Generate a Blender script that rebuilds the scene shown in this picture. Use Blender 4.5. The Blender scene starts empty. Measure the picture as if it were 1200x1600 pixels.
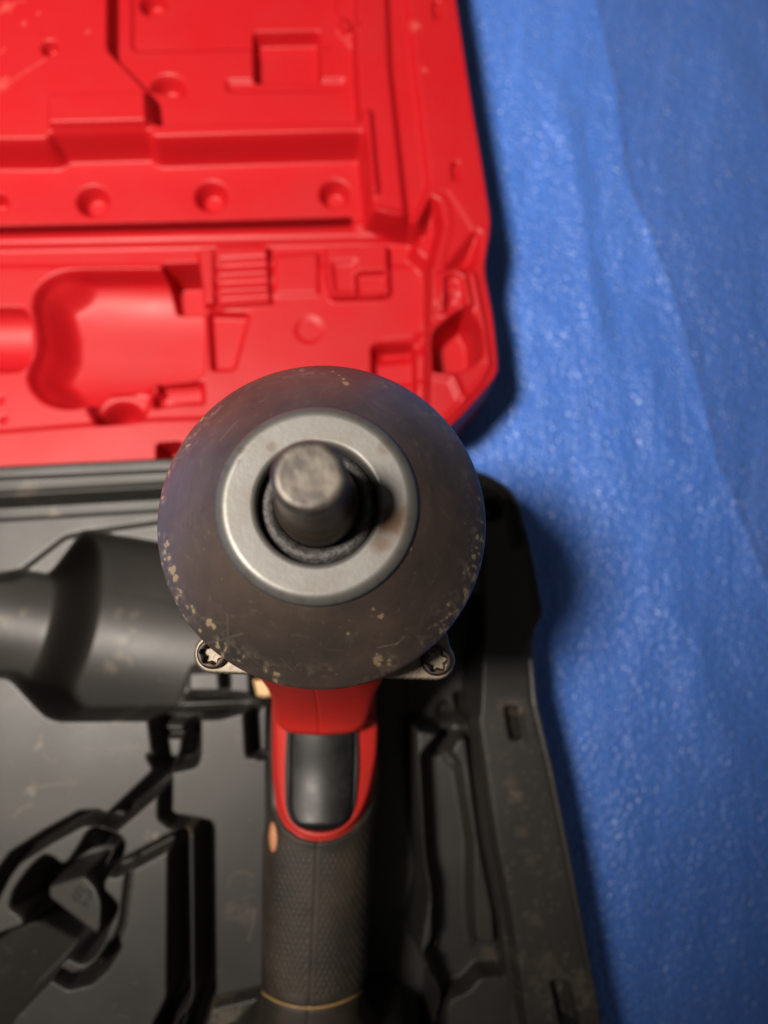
import bpy, math, random
import numpy as np
from mathutils import Matrix, Vector
C = bpy.context.scene.collection
# ------------------------------------------------------------------ camera
F, H, TH, PS = 1150.0, 0.36, 0.175, 0.19
CAMM = Matrix.Rotation(TH, 3, 'X') @ Matrix.Rotation(PS, 3, 'Z')
cam = bpy.data.objects.new('camera', bpy.data.cameras.new('camera')); C.objects.link(cam)
cam.matrix_world = Matrix.Translation((0, 0, H)) @ CAMM.to_4x4()
cam.data.sensor_fit = 'VERTICAL'; cam.data.sensor_height = 36; cam.data.sensor_width = 27
cam.data.lens = F / 1600 * 36
cam.data.clip_start = 0.005; cam.data.clip_end = 20
cam.data.dof.use_dof = True; cam.data.dof.focus_distance = 0.180; cam.data.dof.aperture_fstop = 7.4
bpy.context.scene.camera = cam
# ------------------------------------------------------------------ light
w = bpy.data.worlds.new('World'); bpy.context.scene.world = w; w.use_nodes = True
w.node_tree.nodes['Background'].inputs[0].default_value = (1.0, 0.95, 0.88, 1)
w.node_tree.nodes['Background'].inputs[1].default_value = 0.065
l = bpy.data.lights.new('key_lamp', 'SPOT'); l.energy = 74; l.color = (1.0, .905, .80); l.shadow_soft_size = .08; l.spot_size = math.radians(69); l.spot_blend = 1.0
lo = bpy.data.objects.new('key_lamp', l); C.objects.link(lo); lo.location = (-.345, -.035, .93)
lo.rotation_euler = (Vector((-.26, .21, .05)) - lo.location).to_track_quat('-Z', 'Y').to_euler()  # cone aimed so its soft edge stands in for an unseen shadow, lower right
vs = bpy.context.scene.view_settings; vs.view_transform = 'Standard'; vs.look = 'None'; vs.exposure = 0; vs.gamma = 1
# ------------------------------------------------------------------ helpers
MN = np.array(CAMM)
def pu(x, y, z):
    d = MN @ np.array([(x - 600) / F, -(y - 800) / F, -1.0]); t = (z - H) / d[2]
    return np.array([d[0] * t, d[1] * t])
def P(pts, z): return np.array([pu(x, y, z) for x, y in pts])
def vnoise(x, y, s, seed, octv=1):
    out = 0; amp = 1; tot = 0
    for k in range(octv):
        r = np.random.default_rng(seed + k).random((257, 257)); xx = x / s * 2 ** k; yy = y / s * 2 ** k
        xi = np.floor(xx).astype(int); yi = np.floor(yy).astype(int); fx = xx - xi; fy = yy - yi
        fx = fx * fx * (3 - 2 * fx); fy = fy * fy * (3 - 2 * fy); a = xi % 256; b = yi % 256
        out = out + amp * ((r[a, b] * (1 - fx) + r[a + 1, b] * fx) * (1 - fy) + (r[a, b + 1] * (1 - fx) + r[a + 1, b + 1] * fx) * fy)
        tot += amp; amp *= .5
    return out / tot
def rounded(p, r, n=4):
    out = []; N = len(p)
    for i in range(N):
        a, b, c = p[i - 1], p[i], p[(i + 1) % N]
        la = np.hypot(*(a - b)) + 1e-9; lc = np.hypot(*(c - b)) + 1e-9
        s = b + (a - b) / la * min(r, la * .45); e = b + (c - b) / lc * min(r, lc * .45)
        for t in np.linspace(0, 1, n): out.append((1 - t) ** 2 * s + 2 * t * (1 - t) * b + t * t * e)
    return np.array(out)
def sdpoly(X, Y, p):
    d = np.full(X.shape, 1e9); s = np.zeros(X.shape, bool); N = len(p)
    for i in range(N):
        a, b = p[i - 1], p[i]; e = b - a; wx = X - a[0]; wy = Y - a[1]
        t = np.clip((wx * e[0] + wy * e[1]) / (e @ e + 1e-18), 0, 1)
        d = np.minimum(d, (wx - e[0] * t) ** 2 + (wy - e[1] * t) ** 2)
        if e[1] != 0: s ^= ((a[1] > Y) != (b[1] > Y)) & (X < a[0] + (Y - a[1]) / e[1] * e[0])
    d = np.sqrt(d); return np.where(s, -d, d)
def sdline(X, Y, p):
    d = np.full(X.shape, 1e9)
    for i in range(1, len(p)):
        a, b = p[i - 1], p[i]; e = b - a; wx = X - a[0]; wy = Y - a[1]
        t = np.clip((wx * e[0] + wy * e[1]) / (e @ e + 1e-18), 0, 1)
        d = np.minimum(d, (wx - e[0] * t) ** 2 + (wy - e[1] * t) ** 2)
    return np.sqrt(d)
def sm(t): t = np.clip(t, 0, 1); return t * t * (3 - 2 * t)
def link(name, me, mat=None, parent=None):
    o = bpy.data.objects.new(name, me); C.objects.link(o)
    if mat: me.materials.clear(); me.materials.append(mat)
    if parent: o.parent = parent
    return o
def mesh(name, V, Fc, mat, parent=None, smooth=True, normals=None, wear=None):
    me = bpy.data.meshes.new(name)
    V = np.ascontiguousarray(V, dtype=np.float32); Fc = np.ascontiguousarray(Fc, dtype=np.int32); k = Fc.shape[1]
    me.vertices.add(len(V)); me.vertices.foreach_set('co', V.ravel())
    me.loops.add(Fc.size); me.loops.foreach_set('vertex_index', Fc.ravel())
    me.polygons.add(len(Fc)); me.polygons.foreach_set('loop_start', np.arange(0, Fc.size, k, dtype=np.int32))
    me.polygons.foreach_set('loop_total', np.full(len(Fc), k, dtype=np.int32))
    me.polygons.foreach_set('use_smooth', np.full(len(Fc), smooth))
    me.update(calc_edges=True)
    if wear is not None:
        a = me.attributes.new('wear', 'FLOAT', 'POINT'); a.data.foreach_set('value', np.ascontiguousarray(wear, dtype=np.float32))
    if normals is not None:
        me.normals_split_custom_set_from_vertices(normals.tolist())
    return link(name, me, mat, parent)
def tag(o, label=None, cat=None, group=None, kind=None):
    if label: o['label'] = label
    if cat: o['category'] = cat
    if group: o['group'] = group
    if kind: o['kind'] = kind
    return o
def empty(name, loc):
    o = bpy.data.objects.new(name, None); C.objects.link(o); o.location = loc; o.empty_display_size = .02; return o
# ------------------------------------------------------------------ materials
def nmat(name, base, rough, metal=0.0, coat=0.0):
    m = bpy.data.materials.new(name); m.use_nodes = True; nt = m.node_tree; b = nt.nodes['Principled BSDF']
    b.inputs['Base Color'].default_value = (*base, 1); b.inputs['Roughness'].default_value = rough; b.inputs['Metallic'].default_value = metal
    return m, nt, b
def N(nt, t, **kw):
    n = nt.nodes.new(t)
    for k, v in kw.items():
        if k.startswith('i_'): n.inputs[k[2:].replace('_', ' ')].default_value = v
        else: setattr(n, k, v)
    return n
def noise(nt, scale, detail=4, rough=.55, vec=None, stretch=None):
    tc = N(nt, 'ShaderNodeTexCoord'); n = N(nt, 'ShaderNodeTexNoise', i_Scale=scale, i_Detail=detail, i_Roughness=rough)
    if stretch:
        mp = N(nt, 'ShaderNodeMapping'); mp.inputs['Scale'].default_value = stretch[0]; mp.inputs['Rotation'].default_value = stretch[1]
        nt.links.new(tc.outputs['Object'], mp.inputs['Vector']); nt.links.new(mp.outputs[0], n.inputs['Vector'])
    else: nt.links.new(tc.outputs['Object'], n.inputs['Vector'])
    return n
def ramp(nt, src, a, b, c0=(0, 0, 0, 1), c1=(1, 1, 1, 1)):
    r = N(nt, 'ShaderNodeValToRGB'); r.color_ramp.elements[0].position = a; r.color_ramp.elements[1].position = b
    r.color_ramp.elements[0].color = c0; r.color_ramp.elements[1].color = c1; nt.links.new(src, r.inputs[0]); return r
def mix(nt, fac, a, b):
    m = N(nt, 'ShaderNodeMix', data_type='RGBA')
    for i, v in ((0, fac), (6, a), (7, b)):
        if hasattr(v, 'is_linked'): nt.links.new(v, m.inputs[i])
        elif i == 0: m.inputs[0].default_value = v
        else: m.inputs[i].default_value = (*v, 1)
    return m.outputs[2]
def mmath(nt, op, a, b=0.0):
    m = N(nt, 'ShaderNodeMath', operation=op)
    for i, v in ((0, a), (1, b)):
        if hasattr(v, 'is_linked'): nt.links.new(v, m.inputs[i])
        else: m.inputs[i].default_value = v
    return m.outputs[0]
def bump(nt, b, h, strength, dist):
    n = N(nt, 'ShaderNodeBump', i_Strength=strength, i_Distance=dist); nt.links.new(h, n.inputs['Height'])
    nt.links.new(n.outputs[0], b.inputs['Normal']); return n
def wear_shade_attr(nt):
    a = N(nt, 'ShaderNodeAttribute'); a.attribute_name = 'wear'; return a.outputs['Fac']
def plastic(name, base, dirt, rough, speck, dirt_amt=.25, scuff=(.3, .26, .2)):
    m, nt, b = nmat(name, base, rough)
    n1 = noise(nt, 28, 6, .65); n2 = noise(nt, 900, 3, .6); n3 = noise(nt, 160, 5, .7)
    c = mix(nt, mmath(nt, 'MULTIPLY', ramp(nt, n1.outputs[0], .45, .75).outputs[0], dirt_amt), base, dirt)
    c = mix(nt, mmath(nt, 'MULTIPLY', ramp(nt, n3.outputs[0], .66, .78).outputs[0], speck), c, scuff)
    c = mix(nt, wear_shade_attr(nt), c, scuff)
    nt.links.new(c, b.inputs['Base Color'])
    r = mmath(nt, 'ADD', mmath(nt, 'MULTIPLY', n1.outputs[0], .22), rough - .11); nt.links.new(r, b.inputs['Roughness'])
    bump(nt, b, n2.outputs[0], .25, .0002); b.inputs['Specular IOR Level'].default_value = .34
    return m
RED = plastic('red_blow_moulded_plastic', (.44, .0060, .0105), (.38, .011, .015), .46, .06, .4, (.62, .14, .11))
BLK = plastic('charcoal_blow_moulded_plastic', (.031, .0295, .0278), (.045, .041, .036), .42, .26, .6, (.21, .165, .115))
def tarpmat(name, base, alt, sparkle):
    m, nt, b = nmat(name, base, .42)
    n1 = noise(nt, 9, 5, .6); n2 = noise(nt, 60, 4, .6)
    c = mix(nt, ramp(nt, n1.outputs[0], .35, .7).outputs[0], base, alt)
    n5 = noise(nt, 30, 4, .6, stretch=((3.2, .25, 1), (0, 0, .32)))
    c = mix(nt, mmath(nt, 'MULTIPLY', ramp(nt, n5.outputs[0], .5, .72).outputs[0], .45), c, tuple(min(1, q * 1.35 + .03) for q in base))
    c = mix(nt, mmath(nt, 'MULTIPLY', ramp(nt, noise(nt, 700, 3, .6).outputs[0], .45, .7).outputs[0], .35), c, tuple(q * .72 for q in base))
    nt.links.new(c, b.inputs['Base Color'])
    tc = N(nt, 'ShaderNodeTexCoord')
    v = N(nt, 'ShaderNodeTexVoronoi', i_Scale=500.0, i_Randomness=.75, feature='SMOOTH_F1'); nt.links.new(tc.outputs['Object'], v.inputs['Vector'])
    n3 = noise(nt, 420, 2, .5)
    n4 = noise(nt, 35, 3, .6, stretch=((2.2, .5, 1), (0, 0, .35)))
    h = mmath(nt, 'ADD', mmath(nt, 'MULTIPLY', v.outputs['Distance'], -1.5), mmath(nt, 'MULTIPLY', n3.outputs[0], .6))
    h = mmath(nt, 'ADD', h, mmath(nt, 'MULTIPLY', n4.outputs[0], 1.1))
    bump(nt, b, h, 1.0, .0011)
    r = mmath(nt, 'ADD', mmath(nt, 'MULTIPLY', n2.outputs[0], .15), .25); nt.links.new(r, b.inputs['Roughness'])
    b.inputs['Sheen Weight'].default_value = .15
    b.inputs['Specular IOR Level'].default_value = .6
    return m
TARPA = tarpmat('blue_sheeting', (.060, .188, .68), (.072, .210, .72), 1)
TARPB = tarpmat('faded_blue_sheeting', (.054, .155, .54), (.066, .175, .60), 1)
def simple(name, base, rough, metal=0., nscale=300, bstr=.15, var=.0, vcol=None, vscale=60):
    m, nt, b = nmat(name, base, rough, metal)
    n = noise(nt, nscale, 4, .6); bump(nt, b, n.outputs[0], bstr, .0003)
    n2 = noise(nt, vscale, 5, .65)
    if vcol: nt.links.new(mix(nt, mmath(nt, 'MULTIPLY', ramp(nt, n2.outputs[0], .42, .68).outputs[0], var), base, vcol), b.inputs['Base Color'])
    r = mmath(nt, 'ADD', mmath(nt, 'MULTIPLY', n2.outputs[0], .25), rough - .12); nt.links.new(r, b.inputs['Roughness'])
    return m
HOUSE = simple('red_glass_filled_nylon', (.52, .022, .016), .40, 0, 900, .2, .5, (.40, .028, .02), 120)
RUBBER = simple('black_overmould_rubber', (.024, .020, .016), .55, 0, 1200, .35, .8, (.058, .042, .027), 55)
TRIG = simple('black_trigger_plastic', (.005, .005, .0055), .45, 0, 700, .1, .5, (.022, .021, .02), 140)
STEEL = simple('bright_worn_steel', (.175, .172, .165), .47, .6, 700, .10, .5, (.15, .135, .115), 90)
ANV = simple('mottled_anvil_steel', (.085, .075, .068), .43, .6, 500, .4, .9, (.21, .185, .155), 170)
ANVD = simple('browned_anvil_steel', (.10, .070, .048), .40, .8, 500, .3, .8, (.05, .035, .028), 120)
CAST = simple('cast_aluminium', (.24, .20, .155), .5, .5, 600, .4, .6, (.13, .10, .07), 150)
SCREW = simple('blackened_screw_steel', (.026, .021, .018), .48, .4, 500, .6, .8, (.11, .06, .035), 260)
SEAL = simple('gritty_black_seal', (.035, .033, .032), .5, .2, 1400, 1.0, .8, (.13, .125, .12), 700)
MOTOR = simple('dark_motor_housing', (.03, .03, .03), .5)
YEL = simple('amber_accent_line', (.42, .24, .075), .5, 0, 500, .2, .6, (.25, .14, .05), 120)
ORG = simple('orange_inlay', (.58, .17, .09), .5, 0, 500, .3, .9, (.50, .30, .14), 150)
TAN = simple('tan_brass_insert', (.45, .30, .14), .5, .2)
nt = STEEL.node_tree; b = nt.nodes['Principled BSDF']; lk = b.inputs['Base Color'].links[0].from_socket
nt.links.new(mix(nt, wear_shade_attr(nt), lk, (.085, .050, .028)), b.inputs['Base Color'])  # brown covers ring wear plus the anvil's painted-in shadow and reflection
# nose-cone paint with chips
NOSE, nt, b = nmat('worn_brown_phosphate_steel', (.06, .05, .045), .38, .2)
n1 = noise(nt, 40, 6, .65); n2 = noise(nt, 700, 4, .7); n3 = noise(nt, 120, 5, .7, stretch=((1, .25, 1), (0, 0, .6)))
c = mix(nt, ramp(nt, n1.outputs[0], .35, .7).outputs[0], (.098, .070, .056), (.046, .038, .034))
c = mix(nt, mmath(nt, 'MULTIPLY', ramp(nt, n3.outputs[0], .56, .76).outputs[0], .45), c, (.16, .135, .105))
c = mix(nt, mmath(nt, 'MINIMUM', mmath(nt, 'MULTIPLY', wear_shade_attr(nt), .9), .55), c, (.22, .18, .13))
brk = mmath(nt, 'GREATER_THAN', mmath(nt, 'ADD', wear_shade_attr(nt), mmath(nt, 'MULTIPLY', mmath(nt, 'SUBTRACT', noise(nt, 900, 4, .75).outputs[0], .5), 1.7)), .60)
c = mix(nt, mmath(nt, 'MULTIPLY', brk, .85), c, (.36, .26, .14))
nt.links.new(c, b.inputs['Base Color'])
r = mmath(nt, 'ADD', mmath(nt, 'MULTIPLY', n1.outputs[0], .22), .27); nt.links.new(r, b.inputs['Roughness'])
bump(nt, b, n2.outputs[0], .12, .0002)
# ------------------------------------------------------------------ moulded sheets as height fields
class Mould:
    def __init__(s, outline, z0, xs, ys):
        s.xs, s.ys = xs, ys; s.X, s.Y = np.meshgrid(xs, ys, indexing='ij'); s.h = np.full(s.X.shape, z0); s.z0 = z0
        s.out = outline; s.so = sdpoly(s.X, s.Y, outline); s.reg = np.zeros(s.X.shape, int); s.names = ['shell']; s.late = []; s.wear = np.zeros(s.X.shape)
    def win(s, p, m):
        i0, i1 = np.searchsorted(s.xs, [p[:, 0].min() - m, p[:, 0].max() + m]); j0, j1 = np.searchsorted(s.ys, [p[:, 1].min() - m, p[:, 1].max() + m])
        return slice(i0, i1), slice(j0, j1)
    def cut(s, pts, z, zt, w=.002, r=.002, name=None, off=0.):
        """bring the surface to height zt (number or function) inside a polygon traced at height z"""
        p = rounded(P(pts, z), r); q = s.win(p, .004); d = sdpoly(s.X[q], s.Y[q], p) - off; m = sm(-d / w)
        t = zt(s.X[q], s.Y[q], d) if callable(zt) else zt
        s.h[q] = s.h[q] * (1 - m) + t * m
        if name: s.names.append(name); R_ = s.reg[q]; R_[d < .0012] = len(s.names) - 1; s.reg[q] = R_
    def line(s, pts, z, zt, wid, w=.001, add=False):
        p = P(pts, z); q = s.win(p, wid + .002); d = sdline(s.X[q], s.Y[q], p) - wid / 2; m = sm(-d / w)
        if add: s.h[q] += zt * sm(1 - (d + wid / 2) / (wid / 2))
        else: s.h[q] = s.h[q] * (1 - m) + zt * m
    def dimple(s, x, y, rp, z, depth, name='dimple', full=.55, cond=None):
        c = pu(x, y, z); r = np.hypot(*(pu(x + rp, y, z) - c)); p = np.array([c - r, c + r]); q = s.win(p, .003)
        d = np.hypot(s.X[q] - c[0], s.Y[q] - c[1]); m = sm((r - d) / (r * full))
        if cond is not None: m = m * cond(s.X[q], s.Y[q])
        s.h[q] -= depth * m
        if name: s.names.append(name); R_ = s.reg[q]; R_[d < r + .0008] = len(s.names) - 1; s.reg[q] = R_
    def scratch(s, pts, z, wid, v):
        p = P(pts, z); q = s.win(p, .002); d = sdline(s.X[q], s.Y[q], p); s.wear[q] = np.maximum(s.wear[q], v * np.clip(1 - d / wid, 0, 1) * (.4 + .6 * vnoise(s.X[q], s.Y[q], .0015, 5)))
    def blotch(s, x, y, rp, z, v, seed=3):
        c = pu(x, y, z); r = rp / F * (H - z); p = np.array([c - r, c + r]); q = s.win(p, .001)
        d = np.hypot(s.X[q] - c[0], s.Y[q] - c[1]) / r + (vnoise(s.X[q], s.Y[q], .0013, seed, 3) - .5) * 2.2
        s.wear[q] = np.maximum(s.wear[q], v * sm(1.1 - d))
    def blur(s, n=1):
        for _ in range(n):
            for ax in (0, 1):
                a = np.roll(s.h, 1, ax); c = np.roll(s.h, -1, ax); s.h = .25 * a + .5 * s.h + .25 * c
    def build(s, root_name, mat, parent, zfloor, edge=.0016, labels={}):
        d = s.so; cell_ = np.maximum(np.gradient(s.xs)[:, None], np.gradient(s.ys)[None, :]); de = np.where(d > -.95 * cell_, 0, d); h = s.h - edge * (1 - np.sqrt(np.clip(1 - (1 - np.clip(-de / edge, 0, 1)) ** 2, 0, 1)))
        gx, gy = np.gradient(d, s.xs, s.ys); g = np.hypot(gx, gy) + 1e-9; gx /= g; gy /= g
        cx = np.minimum(np.gradient(s.xs)[:, None], np.gradient(s.ys)[None, :])
        cell = np.maximum(np.gradient(s.xs)[:, None], np.gradient(s.ys)[None, :])
        X = s.X.copy(); Y = s.Y.copy(); near = (d > -.95 * cell) & (d <= 0); outm = d > 0
        for mk in (near, outm): X[mk] -= (gx * d)[mk]; Y[mk] -= (gy * d)[mk]
        h = np.where(outm, zfloor, h)
        keepv = d < cell * 1.6
        nx, ny = X.shape; idx = np.arange(nx * ny).reshape(nx, ny)
        a, b_, c_, e = idx[:-1, :-1], idx[1:, :-1], idx[1:, 1:], idx[:-1, 1:]
        kf = keepv[:-1, :-1] & keepv[1:, :-1] & keepv[1:, 1:] & keepv[:-1, 1:]
        fr = s.reg[:-1, :-1]
        V = np.stack([X, Y, h], -1).reshape(-1, 3); Q = np.stack([a, b_, c_, e], -1)
        # vertex normals over the whole sheet, so that split parts still shade as one
        fq = Q[kf]; n = np.cross(V[fq[:, 2]] - V[fq[:, 0]], V[fq[:, 3]] - V[fq[:, 1]])
        VN = np.zeros_like(V)
        for k in range(4): np.add.at(VN, fq[:, k], n)
        VN /= (np.linalg.norm(VN, axis=1, keepdims=True) + 1e-20)
        W = s.wear.reshape(-1); root = None
        for ri, nm in enumerate(s.names):
            sel = Q[kf & (fr == ri)]
            if len(sel) == 0: continue
            u, inv = np.unique(sel, return_inverse=True)
            o = mesh(root_name if ri == 0 else nm, V[u], inv.reshape(-1, 4), mat, parent if ri == 0 else root, True, VN[u], W[u])
            if ri == 0: root = o
        return root
def axis(lo, a, b, hi, fine, coarse):
    return np.concatenate([np.arange(lo, a, coarse), np.arange(a, b, fine), np.arange(b, hi, coarse)])
def span(px, z, out):
    q = P(px, z); a, b = q.min(0), q.max(0); lo, hi = out.min(0) - .004, out.max(0) + .004
    return axis(lo[0], max(lo[0], a[0]), min(hi[0], b[0]), hi[0], .0005, .002), axis(lo[1], max(lo[1], a[1]), min(hi[1], b[1]), hi[1], .0005, .002)
case = empty('tool_case', (0, 0, 0)); tag(case, 'open moulded tool case with red lid folded back and charcoal tray below the impact wrench', 'tool case')
# ------------------------------------------------------------------ red lid
ZL = .050
zS = .034; zP = .0315
lid_out = P([(-260, 735), (0, 724.5), (120, 719), (250, 713), (500, 704), (690, 680), (716, 660), (772, 597), (778, 578), (770, 500), (757, 432), (758, 410), (767, 355), (752, 260), (735, 160), (711, 0), (700, -70), (688, -180), (500, -190), (-260, -170)], ZL - .004)
lid_out = rounded(lid_out, .006)
L = Mould(lid_out, ZL, *span([(-40, -40), (800, -40), (800, 700), (-40, 760)], ZL, lid_out))
# the low front half of the lid, then the shelf and the upper fields
# rim channel along the right edge
L.cut([(604, 720), (625, 640), (640, 520), (636, 400), (604, 105), (588, -300), (638, -300), (641, 0), (676, 290), (640, 370), (668, 400), (668, 720)], ZL, ZL - .0035, .0035, .004)
# upper right field, a step below the left plateau
L.cut([(166, -300), (166, 78), (200, 112), (232, 146), (238, 196), (566, 192), (560, 100), (552, -300)], ZL, ZL - .0095, .0026, .003)
L.cut([(-400, 460), (-400, 217), (72, 215), (79, 205), (232, 201), (240, 212), (400, 207), (566, 203), (575, 214), (588, 345), (600, 460)], ZL, zS, .0055, .002)
L.cut([(-400, 690), (-400, 368), (0, 356), (300, 349), (548, 342), (556, 354), (590, 362), (628, 372), (662, 378), (668, 400), (668, 520), (665, 700)], zS, zP, .0010, .0015)
L.cut([(203, -300), (204, 76), (214, 82), (520, 76), (528, -300)], ZL - .0095, ZL - .0110, .0014, .002)
L.cut([(76, 151), (232, 148), (236, 200), (77, 204)], ZL, ZL + .0038, .0013, .002)
L.cut([(394, 46), (500, 44), (504, 128), (396, 130)], ZL - .0095, ZL - .0185, .0022, .002, 'square_recess')
L.cut([(352, 124), (540, 122), (540, 142), (354, 144)], ZL - .0095, ZL - .0110, .001, .002)
L.cut([(526, -60), (536, -60), (560, 20), (550, 60), (536, 60), (524, 20)], ZL - .0095, ZL - .006, .0015, .002)
L.line([(534, 45), (552, 66)], ZL - .0095, .0022, .008, .002, True)
for (x, y, r_, zz, dp) in ((240, 6, 24, ZL - .0110, .007), (145, 314, 28, zS, .0075), (330, 307, 28, zS, .0075), (523, 303, 26, zS, .0075), (-6, 318, 20, zS, .0075), (-180, 322, 27, zS, .0075), (78, 75, 15, ZL, .005)):
    L.dimple(x, y, r_, zz, dp)
cy = pu(262, 147, ZL - .0095)[1]
L.dimple(262, 141, 31, ZL - .0095, .008, 'dimple', .6, lambda X, Y: sm((Y - cy) / .001))
# shelf end post and band
L.line([(574, 215), (584, 330)], zS, .003, .006, .001, True)
L.line([(-400, 384), (0, 379), (300, 372), (560, 367), (625, 378)], zP, .0022, .012, .002, True)
L.cut([(-400, 420), (-400, 388), (0, 384), (240, 380), (500, 375), (640, 372), (655, 392), (655, 420)], zP, zP - .001, .003, .002)
# motor pocket: wide rounded cavity with a neck to the left
motor = [(248, 418), (100, 420), (72, 432), (52, 452), (46, 480), (55, 520), (55, 545), (44, 570), (38, 590), (46, 612), (66, 632), (95, 640), (130, 638), (243, 600), (320, 592), (322, 480), (316, 440), (300, 420)]
mleft = P([(90, 420), (66, 434), (50, 452), (46, 480), (55, 520), (55, 545), (44, 570), (38, 590), (46, 612), (70, 636)], zP)
mc, mh = pu(180, 530, zP), np.hypot(*(pu(180, 418, zP) - pu(180, 530, zP)))
def mz(X, Y, d):
    v = np.clip(((Y - mc[1]) * .98 - (X - mc[0]) * .19) / mh, -1, 1); return zP - .003 - .015 * np.sqrt(np.clip(1 - np.abs(v) ** 3.4, 0, 1)) * sm(sdline(X, Y, mleft) / .016)
L.cut(motor, zP, mz, .0035, .006, 'motor_pocket')
L.cut([(150, 600), (243, 596), (240, 618), (228, 655), (205, 671), (178, 678), (152, 670), (140, 652), (132, 636)], zP, zP - .0075, .004, .004, 'motor_pocket')
L.dimple(184, 654, 40, zP, .013, None, .7)
cyl = pu(0, 530, zP); cr = abs(pu(0, 478, zP)[1] - pu(0, 582, zP)[1]) / 2
def neckz(X, Y, d):
    v = np.clip((Y - cyl[1] - (X - cyl[0]) * .22) / cr, -1, 1); return zP - .010 * np.sqrt(1 - v * v) - .001
L.cut([(-400, 500), (-400, 600), (30, 582), (48, 566), (48, 498), (40, 480), (0, 478)], zP, neckz, .0018, .003, 'neck_recess')
L.cut([(253, 412), (312, 410), (316, 468), (264, 468)], zP, zP - .0235, .0016, .0015, 'slot_recess')
# ribbed block with bright end bar
L.cut([(308, 392), (422, 386), (426, 478), (320, 484)], zP, zP + .0045, .0012, .0018, 'ribbed_block')
L.cut([(333, 388), (340, 388), (344, 484), (336, 484)], zP + .004, zP + .001, .0012, .001)
for y in (412, 438, 463): L.line([(346, y + 2), (416, y - 2)], zP + .0045, -.0026, .0085, .001, True)
L.cut([(338, 384), (418, 382), (418, 394), (338, 396)], zP, zP - .002, .0012, .001)
L.cut([(324, 486), (392, 488), (368, 578), (330, 580)], zP, zP - .0042, .0016, .002, 'wedge_recess')
L.cut([(428, 398), (500, 394), (500, 462), (430, 464)], zP, zP + .0014, .0014, .001)
# raised block with a step cut in it, button ring, right hand recesses
L.cut([(506, 390), (608, 386), (611, 464), (596, 470), (516, 472), (508, 440)], zP, zP + .0048, .0014, .002, 'step_block')
L.cut([(514, 405), (560, 402), (560, 460), (518, 462)], zP + .0048, zP + .003, .003, .002)
L.cut([(553, 423), (606, 421), (606, 458), (556, 460)], zP + .0048, zP + .0012, .0014, .0015)
c0 = pu(483, 515, zP); X, Y = L.X, L.Y; rr = np.hypot(X - c0[0], Y - c0[1]); R0 = 22 / F * (H - zP)
L.h -= .0009 * sm((R0 - rr) / .0014 + .5)
L.cut([(579, 539), (600, 536), (648, 534), (652, 560), (652, 690), (582, 690)], zP, zP - .0075, .0022, .002, 'rear_recess')
L.cut([(664, 548), (672, 536), (700, 512), (722, 500), (744, 540), (746, 582), (716, 604), (668, 606)], zP, zP - .0026, .0045, .003, 'corner_recess')
L.line([(700, 500), (652, 540), (600, 546)], zP, -.003, .012, .001, True)
L.line([(686, 505), (684, 456), (702, 450), (718, 458), (726, 500)], zP + .004, .0030, .006, .001, True)
L.line([(738, 430), (752, 500), (762, 572), (750, 596), (712, 640), (690, 660)], ZL, .0016, .005, .001, True)
L.line([(560, 605), (640, 600), (700, 612), (712, 640)], zP, .0015, .006, .001, True)
L.cut([(676, 300), (700, 318), (704, 350), (688, 420), (735, 418), (752, 412), (756, 380), (700, 290)], ZL, ZL - .0005, .002, .003)
L.cut([(672, 302), (690, 312), (696, 350), (680, 418), (666, 420), (664, 400), (636, 372)], ZL, ZL - .011, .005, .002)
L.cut([(690, 418), (742, 352), (757, 362), (752, 405), (742, 424), (700, 428)], ZL, ZL - .006, .006, .003)
# lower right shoulder slopes from the rim down to the panel
# low border next to the hinge
L.cut([(-400, 694), (-400, 760), (250, 730), (600, 716), (700, 680), (640, 662), (430, 650), (240, 655), (0, 674)], zP, zP + .0022, .0012, .003)
L.cut([(236, 612), (312, 610), (312, 626), (238, 640)], zP, zP - .008, .003, .002)
L.cut([(246, 612), (312, 610), (312, 594), (246, 598)], zP, zP - .010, .002, .002)
L.cut([(246, 598), (320, 594), (322, 632), (246, 634)], zP, zP - .0065, .003, .002, 'hinge_side_recess')
L.dimple(0, 625, 6, zP, .0015, None); L.dimple(5, 655, 6, zP, .0015, None)
for (x, y) in ((712, 268), (682, 16), (738, 380)):
    if x != 738: L.cut([(x - 6, y - 14), (x + 5, y - 15), (x + 8, y + 14), (x - 3, y + 15)], ZL, ZL - .0035, .0009, .001, 'latch_slot')
L.cut([(248, 696), (285, 693), (285, 740), (248, 742)], zP, zP - .013, .0009, .0008)
L.h += .0005 * (vnoise(L.X, L.Y, .03, 11, 2) - .5)
L.blur(2)
L.line([(-400, 370), (0, 358), (300, 351), (547, 344)], zS, .003, .0027, .0005)
rng = np.random.default_rng(4)
for pts, v in (([(0, 138), (40, 112), (72, 92)], .5), ([(0, 20), (14, 8), (40, 0)], .5), ([(0, 84), (8, 76)], .6), ([(133, 52), (140, 48)], .5)): L.scratch(pts, ZL, .0007, v)
for (x, y, r_) in ((4, 132, 14), (10, 12, 14), (38, 36, 5), (60, 22, 5), (137, 50, 4), (650, 40, 12), (664, 110, 6)): L.blotch(x, y, r_, ZL, .4)
L.build('lid', RED, case, .002)
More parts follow.
